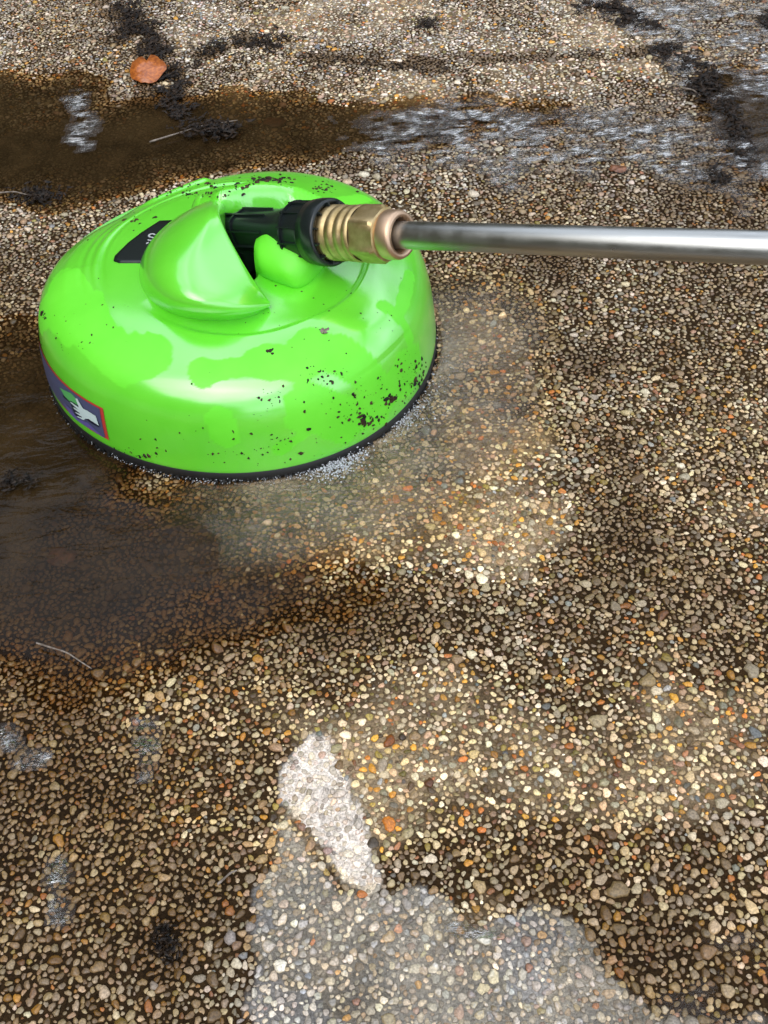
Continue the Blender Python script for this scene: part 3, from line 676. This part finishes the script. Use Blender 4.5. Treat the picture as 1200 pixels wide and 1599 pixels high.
badge = patch_on('badge_plate', [(178, 408), (180, 401), (200, 381), (222, 364), (250, 346), (275, 345), (262, 400), (240, 412), (215, 411), (186, 411)], M['black'], upl(.0009), base)
def child_of(o, par): o.parent = par; o.location = (0, 0, 0)
def arc_pts(cx, cy, rx, ry, a0, a1, wd, n=14, sh=-.25):
    o_, i_ = [], []
    for k in range(n + 1):
        a = R(a0 + (a1 - a0) * k / n); c, s__ = math.cos(a), math.sin(a)
        for lst, f in ((o_, 1), (i_, 1 - wd)): lst.append((cx + rx * f * c - sh * ry * f * s__, cy - ry * f * s__))
    return o_ + i_[::-1]
def glyph(name, polys, m, par, h_=.0013, dropf=drop, lift=None):
    V, F_ = [], []
    for P in polys:
        n = len(P) // 2
        k = len(V)
        for p in P:
            v = dropf(*p); V.append(v + (lift(v) if lift else np.array([0, 0, h_])))
        for i in range(n - 1): F_.append((k + i, k + i + 1, k + 2 * n - 2 - i, k + 2 * n - 1 - i))
    o = pydata(name, off(np.array(V)), F_, m, None, False); child_of(o, par); return o
glyph('badge_letter', [arc_pts(238, 370, 6, 3.4, 20, 265, .5), arc_pts(236.5, 375.2, 6, 3.2, 90, -150, .5), [(229, 381.5), (233, 380), (233, 382), (229, 383.5)]], M['grey'], badge)

# warning sticker on the left wall
def ray_wall(px, py):
    d = ray_dir(px, py); o_ = np.array([-CX, -CY, CAM_H])
    k = pr_r.argmax(); best = None; prev = 1; pt_ = .5
    for t_ in np.linspace(.5, 1.1, 1400):
        q = o_ + d * t_; rr = math.hypot(q[0], q[1]) / float(warp(q[0], q[1])); z = q[2]
        rad = np.interp(z, pz[:k + 1][::-1], pr_r[:k + 1][::-1]) if z < .0867 else 0
        g = rr - rad
        if z < .0867 and g < 0: return q
        if best is None or g < best[0]: best = (g, q.copy())
    q = best[1]; rad = np.interp(q[2], pz[:k + 1][::-1], pr_r[:k + 1][::-1]); f = rad / math.hypot(q[0], q[1]); return np.array([q[0] * f, q[1] * f, q[2]])
corners = [ray_wall(87, 585), ray_wall(160, 636), ray_wall(174, 688)]
azs = [math.atan2(c[1], c[0]) for c in corners]; print('sticker', [(round(math.degrees(a), 1), round(c[2], 4)) for a, c in zip(azs, corners)])
SA0, SA1 = 183.0, (math.degrees(azs[1]) + math.degrees(azs[2])) / 2 % 360; SZ0, SZ1 = .017, corners[1][2]
def stk(u, v, o_=.0006):  # u along the sticker (0 far left .. 1 front), v up
    a = R(SA0 + (SA1 - SA0) * u); return wall_pt(a, SZ0 + (SZ1 - SZ0) * v, o_)
def stk_quad(name, u0, u1, v0, v1, m, o_, par):
    nu, nv = 14, 8; V = [stk(u0 + (u1 - u0) * i / nu, v0 + (v1 - v0) * j / nv, o_) for i in range(nu + 1) for j in range(nv + 1)]
    me = np_mesh(name, off(np.array(V)), grid_faces(nu + 1, nv + 1)); return link(name, me, m, par)
stick = stk_quad('warning_sticker', 0, 1, 0, 1, M['red'], .0005, base)
def sub(o, par): child_of(o, par); return o
sub(stk_quad('sticker_field', .02, .975, .05, .95, M['slate'], .0008, None), stick)
def to_uv(p):
    q = ray_wall(70 + p[0] / 7.5, 560 + p[1] / 7.5); a = math.degrees(math.atan2(q[1], q[0])) % 360
    return ((a - SA0) / (SA1 - SA0), (q[2] - SZ0) / (SZ1 - SZ0))
def stk_shape(name, polys, m, o_):
    """a printed shape: the cells of a fine grid on the wall that fall inside the outlines"""
    nu, nv = 260, 110; U, Vv = np.meshgrid((np.arange(nu) + .5) / nu, (np.arange(nv) + .5) / nv, indexing='ij'); ins = np.zeros(U.shape, bool)
    for P in polys: ins |= in_poly(U, Vv, [to_uv(p) for p in P])
    ii, jj = np.where(ins); ids = {}; V = []; F_ = []
    def vid(a, b_):
        if (a, b_) not in ids: ids[(a, b_)] = len(V); V.append(stk(a / nu, b_ / nv, o_))
        return ids[(a, b_)]
    for a, b_ in zip(ii.tolist(), jj.tolist()): F_.append((vid(a, b_), vid(a + 1, b_), vid(a + 1, b_ + 1), vid(a, b_ + 1)))
    if not F_: print('empty', name); return
    o = pydata(name, off(np.array(V)), F_, m, None, False); return sub(o, stick)
stk_shape('printed_leaf', [[(195, 330), (290, 380), (330, 400), (400, 480), (445, 560), (400, 560), (340, 520), (250, 430)]], M['leafg'], .0011)
stk_shape('printed_band', [[(240, 500), (330, 590), (400, 690), (520, 740), (650, 860), (720, 920), (560, 820), (380, 700), (300, 620)]], M['violet'], .0011)
stk_shape('printed_outline', [[(320, 480), (460, 560), (450, 600), (480, 700), (380, 650), (340, 560)], [(480, 680), (560, 690), (660, 750), (650, 790), (560, 740)], [(230, 410), (330, 505), (340, 520), (240, 440)]], M['ink'], .0013)
stk_shape('printed_hand', [[(430, 585), (450, 560), (520, 590), (620, 655), (658, 770), (600, 730), (540, 690), (470, 690), (440, 640)], [(385, 450), (408, 455), (480, 580), (435, 580)], [(322, 492), (345, 500), (450, 570), (440, 600)], [(350, 555), (375, 560), (450, 600), (440, 625)], [(380, 615), (400, 615), (460, 640), (450, 660)], [(398, 662), (420, 662), (500, 690), (480, 705)]], M['skin'], .0017)

# ------------------------------------------------------------------ the spray lance
lance = bpy.data.objects.new('spray_lance', None); COL.objects.link(lance); lance.location = tuple(P_br); lance.empty_display_size = .03
bpy.context.view_layer.update()
tag(lance, 'shiny steel pressure washer lance with brass coupling plugged into the green cleaner', 'spray lance')
A0 = P_br; B0 = P_end
rt_ = .0088
V, Fq = tube(A0, B0, [(-.006, rt_), (L[1200] + .30, rt_), (L[1200] + .30, .0005)], 40)
pydata('tube', V, Fq, M['steel'], lance)
t5, t6, t7 = L[505], L[560], L[605]
sec = [(t5 - .006, .0150), (t5 + .000, .0172)]
nr = 4
for k in range(nr):
    a = t5 + .001 + (t6 - t5 - .001) * k / nr; st_ = (t6 - t5 - .001) / nr
    sec += [(a, .0172), (a + st_ * .18, .0186 if k < nr - 1 else .0184), (a + st_ * .70, .0186), (a + st_ * .86, .0174)]
sec += [(t6, .0178), (t6 + .0015, .0188), (t6 + .004, .0188), (t6 + .005, .0178)]
V, Fq = tube(A0, B0, sec, 48); pydata('threaded_collar', V, Fq, M['brass'], lance)
def hexr(t_, an, r_):
    a = (an + .15) % (math.pi / 3) - math.pi / 6; return min(r_, .0168 / math.cos(a))
V, Fq = tube(A0, B0, [(t6 + .004, .0150), (t6 + .004, .0180), (t6 + .0065, .0194), (t7 - .0025, .0194), (t7, .0172), (t7 + .001, .0150)], 96, hexr)
nut = pydata('hex_nut', V, Fq, M['brass'], lance)
V, Fq = tube(A0, B0, [(t7 - .001, .0140), (t7, .0156), (t7 + .003, .0162), (.000 - .002, .0158), (.0005, .0146), (.0005, .0118), (-.003, .0108), (-.006, .0096)], 56)
pydata('end_ring', V, Fq, M['copper'], lance)
for o in (nut,):
    mo = o.modifiers.new('e', 'EDGE_SPLIT'); mo.split_angle = R(28)

# ------------------------------------------------------------------ dirt on the cleaner
def speck_mesh(P, r_, seed):
    q = random.Random(seed); n = 7; V = []; F_ = []
    asp = q.uniform(.4, 1); rot = q.uniform(0, 3.14)
    for lv, (f, h_) in enumerate(((1, 0), (.6, .35))):
        for k in range(n):
            a = 2 * math.pi * k / n; rr = r_ * f * q.uniform(.55, 1.25); x, y = rr * math.cos(a), rr * math.sin(a) * asp
            V.append((x * math.cos(rot) - y * math.sin(rot), x * math.sin(rot) + y * math.cos(rot), h_ * r_))
    for k in range(n): F_.append((k, (k + 1) % n, n + (k + 1) % n, n + k))
    F_.append(tuple(range(n, 2 * n))); return V, F_
def body_pt(px, py):
    """point and normal of the shell seen at this pixel"""
    d = ray_dir(px, py); o_ = np.array([-CX, -CY, CAM_H])
    k = pr_r.argmax(); rp_, zp_ = pr_r[:k + 1], pz[:k + 1]
    ts = np.linspace(.5, 1.15, 900); Q = o_[None] + d[None] * ts[:, None]; wq = warp(Q[:, 0], Q[:, 1]); Q[:, 0] /= wq; Q[:, 1] /= wq; rr = np.hypot(Q[:, 0], Q[:, 1])
    zs = np.where(rr < .149, np.interp(rr, rp_, zp_) + feature(Q[:, 0], Q[:, 1]) * (rr < .14), -1)
    h_ = np.where(Q[:, 2] < zs)[0]
    if not len(h_) or Q[h_[0], 2] < .009: return None
    q = Q[h_[0]]; r_ = math.hypot(q[0], q[1]); rad = np.array([q[0] / r_, q[1] / r_, 0])
    if q[2] < .068:
        r2 = np.interp(q[2], zp_[::-1], rp_[::-1]); q = np.array([rad[0] * r2, rad[1] * r2, q[2]])
    e = .002; dz = (np.interp(min(r_ + e, .1485), rp_, zp_) - np.interp(r_ - e, rp_, zp_)) / (2 * e)
    nrm = rad * -dz + np.array([0, 0, 1]); nrm /= np.linalg.norm(nrm); wq = float(warp(q[0], q[1])); q = q * [wq, wq, 1]; return q, nrm
# the film of water on the shell: wet almost everywhere, with dried tongues
def dried(V):
    d = np.full(len(V), 9.)
    for pts, r_ in (([(85, 470), (150, 520), (190, 560), (215, 562)], .020), ([(100, 440), (140, 500)], .018), ([(325, 578), (400, 572), (470, 560), (530, 545), (560, 575)], .012), ([(480, 540), (540, 560), (590, 600)], .014),
                    ([(345, 655), (350, 680)], .009), ([(200, 320), (255, 305)], .012), ([(470, 650), (560, 650), (640, 570)], .018), ([(600, 480), (640, 530)], .006), ([(520, 640), (440, 700)], .006), ([(640, 430), (620, 500)], .005), ([(260, 700), (420, 738), (560, 700)], .006), ([(480, 300), (560, 310)], .01)):
        Q = [g[0] for g in (body_pt(*p) for p in pts) if g]
        for A, B in zip(Q[:-1], Q[1:]):
            e = B - A; t_ = np.clip(((V - A) @ e) / (e @ e), 0, 1); d = np.minimum(d, np.linalg.norm(V - A - t_[:, None] * e, axis=1) / r_)
    ang = np.arctan2(V[:, 1], V[:, 0]) * .12
    d = d + (fbm(V[:, 0] + V[:, 2], V[:, 1] + ang, 38, 131) - .5) * 1.3
    return sst(.94, 1.0, d)
co = np.zeros(len(shell.data.vertices) * 3, np.float32); shell.data.vertices.foreach_get('co', co); co = co.reshape(-1, 3).astype(float) - [CX, CY, 0]
set_float(shell.data, 'wet', dried(co)); set_float(dome.data, 'wet', np.ones(len(dome.data.vertices)))
DV, DF = [], []
def add_speck(px, py, r_, seed):
    g = body_pt(px, py)
    if g is None: return
    q, nrm = g; V, F_ = speck_mesh(q, r_, seed); z = Vector(nrm); mtx = z.to_track_quat('Z', 'Y').to_matrix(); k = len(DV)
    for v in V: DV.append(tuple(Vector(q + nrm * .0002) + mtx @ Vector(v)))
    DF.extend([tuple(i + k for i in f) for f in F_])
cl = [(500, 583, 28, 12, 55, .0008), (640, 590, 35, 45, 90, .0009), (560, 640, 55, 40, 90, .0010), (610, 625, 14, 10, 22, .0018), (570, 656, 14, 10, 22, .0016), (655, 585, 12, 25, 26, .0015), (430, 700, 90, 25, 40, .0009), (330, 640, 120, 60, 18, .0007), (215, 710, 45, 12, 30, .0011),
      (125, 520, 50, 30, 30, .0006), (150, 480, 60, 60, 12, .0006), (420, 548, 6, 4, 12, .0010), (390, 480, 90, 40, 18, .0006), (520, 500, 110, 60, 40, .0006), (420, 625, 25, 20, 24, .0008), (600, 480, 60, 60, 18, .0006), (425, 281, 34, 4, 70, .0017), (505, 293, 16, 8, 40, .0013), (350, 287, 70, 8, 60, .0014), (600, 335, 60, 40, 14, .0012), (68, 492, 4, 6, 10, .0018),
      (290, 303, 60, 8, 50, .0014), (180, 350, 80, 30, 26, .0012), (480, 735, 50, 14, 14, .0012), (360, 710, 60, 15, 12, .0012), (430, 430, 12, 14, 8, .0008)]
q = random.Random(5)
for cx, cy, sx_, sy_, n, r_ in cl:
    for k in range(n): add_speck(q.gauss(cx, sx_ * .6), q.gauss(cy, sy_ * .6), r_ * (.3 + 1.5 * q.random() ** 2.2), q.random())
o = pydata('dirt_specks', off(np.array(DV)), DF, M['grit'], base, False); tag(o, kind='stuff')
bpy.context.view_layer.update()

# ------------------------------------------------------------------ loose things: leaves, crumbs, twigs, litter
def leaf(name, px, py, r_, m, label, cat='leaf', notch=True, z=None, flat=.8, seed=1, body=False, group=None):
    q = random.Random(seed)
    if body: c, nrm = body_pt(px, py); c = c + np.array([CX, CY, 0])
    else:
        c = at(px, py); c[2] = float(level(np.array([c[0]]), np.array([c[1]]))[0]) + (.003 if z is None else z)
    n = 28; V = [(0, 0, .0004)]; F_ = []
    for lv, f in enumerate((.5, 1.0)):
        for k in range(n):
            a = 2 * math.pi * k / n; rr = r_ * f * (1 + .035 * math.sin(5 * a + seed) + q.uniform(-.04, .04) * (lv + .3))
            if notch: rr *= 1 - .45 * math.exp(-((a - 1.6) / .10) ** 2)
            V.append((rr * math.cos(a), rr * math.sin(a) * flat, q.uniform(-.0004, .0006) + .0008 * math.cos(3 * a) * f))
    for k in range(n):
        k2 = (k + 1) % n; F_.append((0, 1 + k, 1 + k2)); F_.append((1 + k, 1 + n + k, 1 + n + k2, 1 + k2))
    me = bpy.data.meshes.new(name); me.from_pydata(V, [], F_); o = link(name, me, m); o.location = tuple(c)
    if body: o.rotation_euler = Vector(nrm).to_track_quat('Z', 'Y').to_euler(); o.location = tuple(c + nrm * .0006)
    mo = o.modifiers.new('thick', 'SOLIDIFY'); mo.thickness = .0005
    return tag(o, label, cat, group)
lf = leaf('fallen_leaf', 233, 118, .019, M['oleaf'], 'round orange leaf lying on the wet pebbles beyond the brown puddle', flat=1.15, seed=2, z=.008)
lf.rotation_euler = (R(14), R(-3), R(6))
leaf('fallen_leaf', 428, 188, .0115, M['rleaf'], 'small rust red leaf at the edge of the brown puddle', notch=False, seed=3)
leaf('fallen_leaf', 965, 267, .008, M['rleaf'], 'small torn brown orange leaf scrap on wet pebbles above the steel lance', notch=False, seed=4)
leaf('fallen_leaf', 95, 866, .010, M['rleaf'], 'reddish brown leaf sunk in murky water below the green cleaner', notch=False, seed=5, z=.0005)
leaf('leaf_crumb', 508, 517, .0032, M['twig'], 'tiny brown crumb stuck on the front right of the green cleaner', 'crumb', False, seed=6, body=True)

def litter(name, spots, seed, label, cat, kind=None, zf=.0025):
    q = random.Random(seed); V, F_ = [], []
    for cx, cy, sx_, sy_, n, l in spots:
        for k in range(n):
            p = at(q.gauss(cx, sx_ * .5), q.gauss(cy, sy_ * .5))
            if kind and float(fbm(np.array([p[0]]), np.array([p[1]]), 45, 121)[0]) < .47 + q.uniform(-.04, .04): continue
            a = q.uniform(0, 6.28); ll = l * q.uniform(.3, 1.3); ww = ll * q.uniform(.12, .5); b0 = q.uniform(-.5, .5)
            z = float(level(np.array([p[0]]), np.array([p[1]]))[0]) + float(hollow(np.array([p[0]]), np.array([p[1]]))[0]) + zf * q.uniform(.4, 1.5)
            d = np.array([math.cos(a), math.sin(a)]); s__ = np.array([-d[1], d[0]]); k0 = len(V)
            for t_, w_ in ((-1, .15), (-.3, 1), (.4, .8), (1, .1)):
                c = p[:2] + d * ll * t_ + s__ * b0 * ll * (t_ * t_); zz = z + q.uniform(-.0006, .0014)
                V.append((*(c - s__ * ww * w_), zz)); V.append((*(c + s__ * ww * w_), zz + q.uniform(-.0008, .0008))); V.append((*c, zz + ww * .5))
            for i in range(3):
                b_ = k0 + 3 * i; F_ += [(b_, b_ + 3, b_ + 5, b_ + 2), (b_ + 2, b_ + 5, b_ + 4, b_ + 1)]
    o = pydata(name, V, F_, M['debris'], None, False); return tag(o, label, cat, kind=kind)
sp_ = []
def along(pts, wpx, n, l):
    for (a, b_), (c, d) in zip(pts[:-1], pts[1:]):
        for k in range(3): sp_.append((a + (c - a) * (k + .5) / 3, b_ + (d - b_) * (k + .5) / 3, wpx, wpx * .5, n // 3, l))
along([(930, 0), (1000, 40), (1050, 85), (1105, 135)], 26, 330, .0050)
along([(1105, 135), (1150, 190), (1150, 250), (1115, 290)], 28, 200, .0045)
along([(190, 10), (240, 70), (262, 130), (285, 190)], 30, 260, .005)
along([(190, 60), (235, 52)], 34, 160, .004)
along([(300, 98), (390, 66), (450, 66)], 34, 160, .004)
along([(270, 190), (330, 205), (360, 215)], 30, 60, .004)
along([(450, 100), (580, 105), (700, 112)], 30, 60, .003)
along([(840, 60), (960, 85)], 40, 50, .003)
litter('leaf_litter', sp_, 17, 'dark wet rotted leaf litter washed into lines on the paving', 'leaf litter', 'stuff')
litter('litter_clump', [(62, 308, 44, 16, 160, .0035), (62, 305, 16, 10, 60, .003)], 18, 'black clump of wet needles lying left of the green cleaner below the puddle', 'debris clump')
litter('litter_clump', [(668, 38, 16, 10, 110, .003)], 19, 'small black clump alone on the pale pebbles at top middle', 'debris clump')
litter('litter_clump', [(1102, 140, 28, 22, 200, .0045), (1104, 135, 10, 8, 60, .005)], 20, 'shiny black leaf clump in the running water at upper right', 'debris clump', zf=.006)
litter('litter_clump', [(1195, 38, 14, 14, 90, .0035)], 21, 'dark clump cut by the right edge of the picture near the top', 'debris clump')
litter('litter_clump', [(325, 206, 46, 14, 150, .0045), (350, 212, 20, 8, 60, .005)], 22, 'glistening black leaf clump half under the brown puddle at upper left', 'debris clump', zf=.006)
litter('litter_clump', [(262, 1480, 22, 34, 90, .0020), (255, 1455, 12, 10, 30, .0018)], 23, 'black decayed tuft between the pebbles at lower left', 'debris clump')
litter('litter_clump', [(25, 758, 50, 12, 90, .003)], 24, 'dark sodden tuft in the murky water at the left edge', 'debris clump', zf=.005)
def twig(px0, py0, px1, py1, r_, label, z=.004, bend=.0015, m='twig'):
    A = at(px0, py0); B = at(px1, py1); A[2] = B[2] = z; C = (A + B) / 2 + np.array([bend, bend, .001])
    P = catmull([A, A * .6 + C * .4, C, B * .6 + C * .4, B], 5); V, F_ = [], []; n = 7
    for i, p in enumerate(P):
        d = P[min(i + 1, len(P) - 1)] - P[max(i - 1, 0)]; d /= np.linalg.norm(d); s__ = np.cross(d, [0, 0, 1]); s__ /= np.linalg.norm(s__); u_ = np.cross(s__, d)
        rr = r_ * (1.1 - .6 * i / len(P)) * rnd.uniform(.8, 1.2)
        for k in range(n): a = 6.283 * k / n; V.append(p + s__ * rr * math.cos(a) + u_ * rr * math.sin(a))
    for i in range(len(P) - 1):
        for k in range(n): F_.append((i * n + k, i * n + (k + 1) % n, (i + 1) * n + (k + 1) % n, (i + 1) * n + k))
    F_ += [tuple(range(n)), tuple(range(len(V) - 1, len(V) - 1 - n, -1))]
    return tag(pydata('twig', V, F_, M[m]), label, 'twig')
twig(60, 1010, 146, 1050, .0006, 'pale thin twig lying on the pebbles at the left edge')
twig(342, 1386, 372, 1364, .0007, 'short straw coloured twig left of the bright water film')
twig(235, 226, 372, 192, .0008, 'pale wet stem trailing from the black clump in the brown puddle', .003, .006)
twig(1065, 148, 1092, 160, .0009, 'short pale stick beside the black clump in the running water', .007)
twig(0, 307, 45, 310, .0008, 'pale stem pointing to the black needle clump at the left edge', .004)

# spray and froth where the jets come out under the skirt
ico = bmesh.new(); bmesh.ops.create_icosphere(ico, subdivisions=1, radius=1); iv = np.array([v.co[:] for v in ico.verts]); ifc = np.array([[v.index for v in f.verts] for f in ico.faces]); ico.free()
def drops(name, items, label, cat, m):
    c = np.array([i[:3] for i in items]); r_ = np.array([i[3] for i in items])
    st_ = np.array([(1, 1, .7)] * len(items)); V = c[:, None] + iv[None] * r_[:, None, None] * st_[:, None]
    T_ = (ifc[None] + (np.arange(len(items)) * len(iv))[:, None, None]).reshape(-1, 3)
    me = np_mesh(name, V.reshape(-1, 3), None, T_); return tag(link(name, me, m), label, cat, kind='stuff')
it = []; q = random.Random(9)
for az0, sa, n, reach, big in ((-64, 4, 520, .013, 1.1), (-40, 4, 260, .013, 1.0), (-30, 8, 240, .022, .8), (-85, 20, 220, .004, .6), (-120, 25, 120, .003, .6), (-52, 14, 100, .014, .7)):
    for k in range(n):
        a = R(q.gauss(az0, sa)); e = abs(q.gauss(0, 1)) * reach * .5; r_ = .1495 * float(warp(.149 * math.cos(a), .149 * math.sin(a))) + e; rr = q.uniform(.0002, .0007) * big * (1.6 if q.random() < .08 else 1)
        it.append((CX + r_ * math.cos(a), CY + r_ * math.sin(a), .0012 + max(0, q.gauss(.001, .0016)) , rr))
drops('spray_froth', it, 'white froth and droplets spurting from under the front of the green cleaner', 'froth', M['foam'])
print('done')
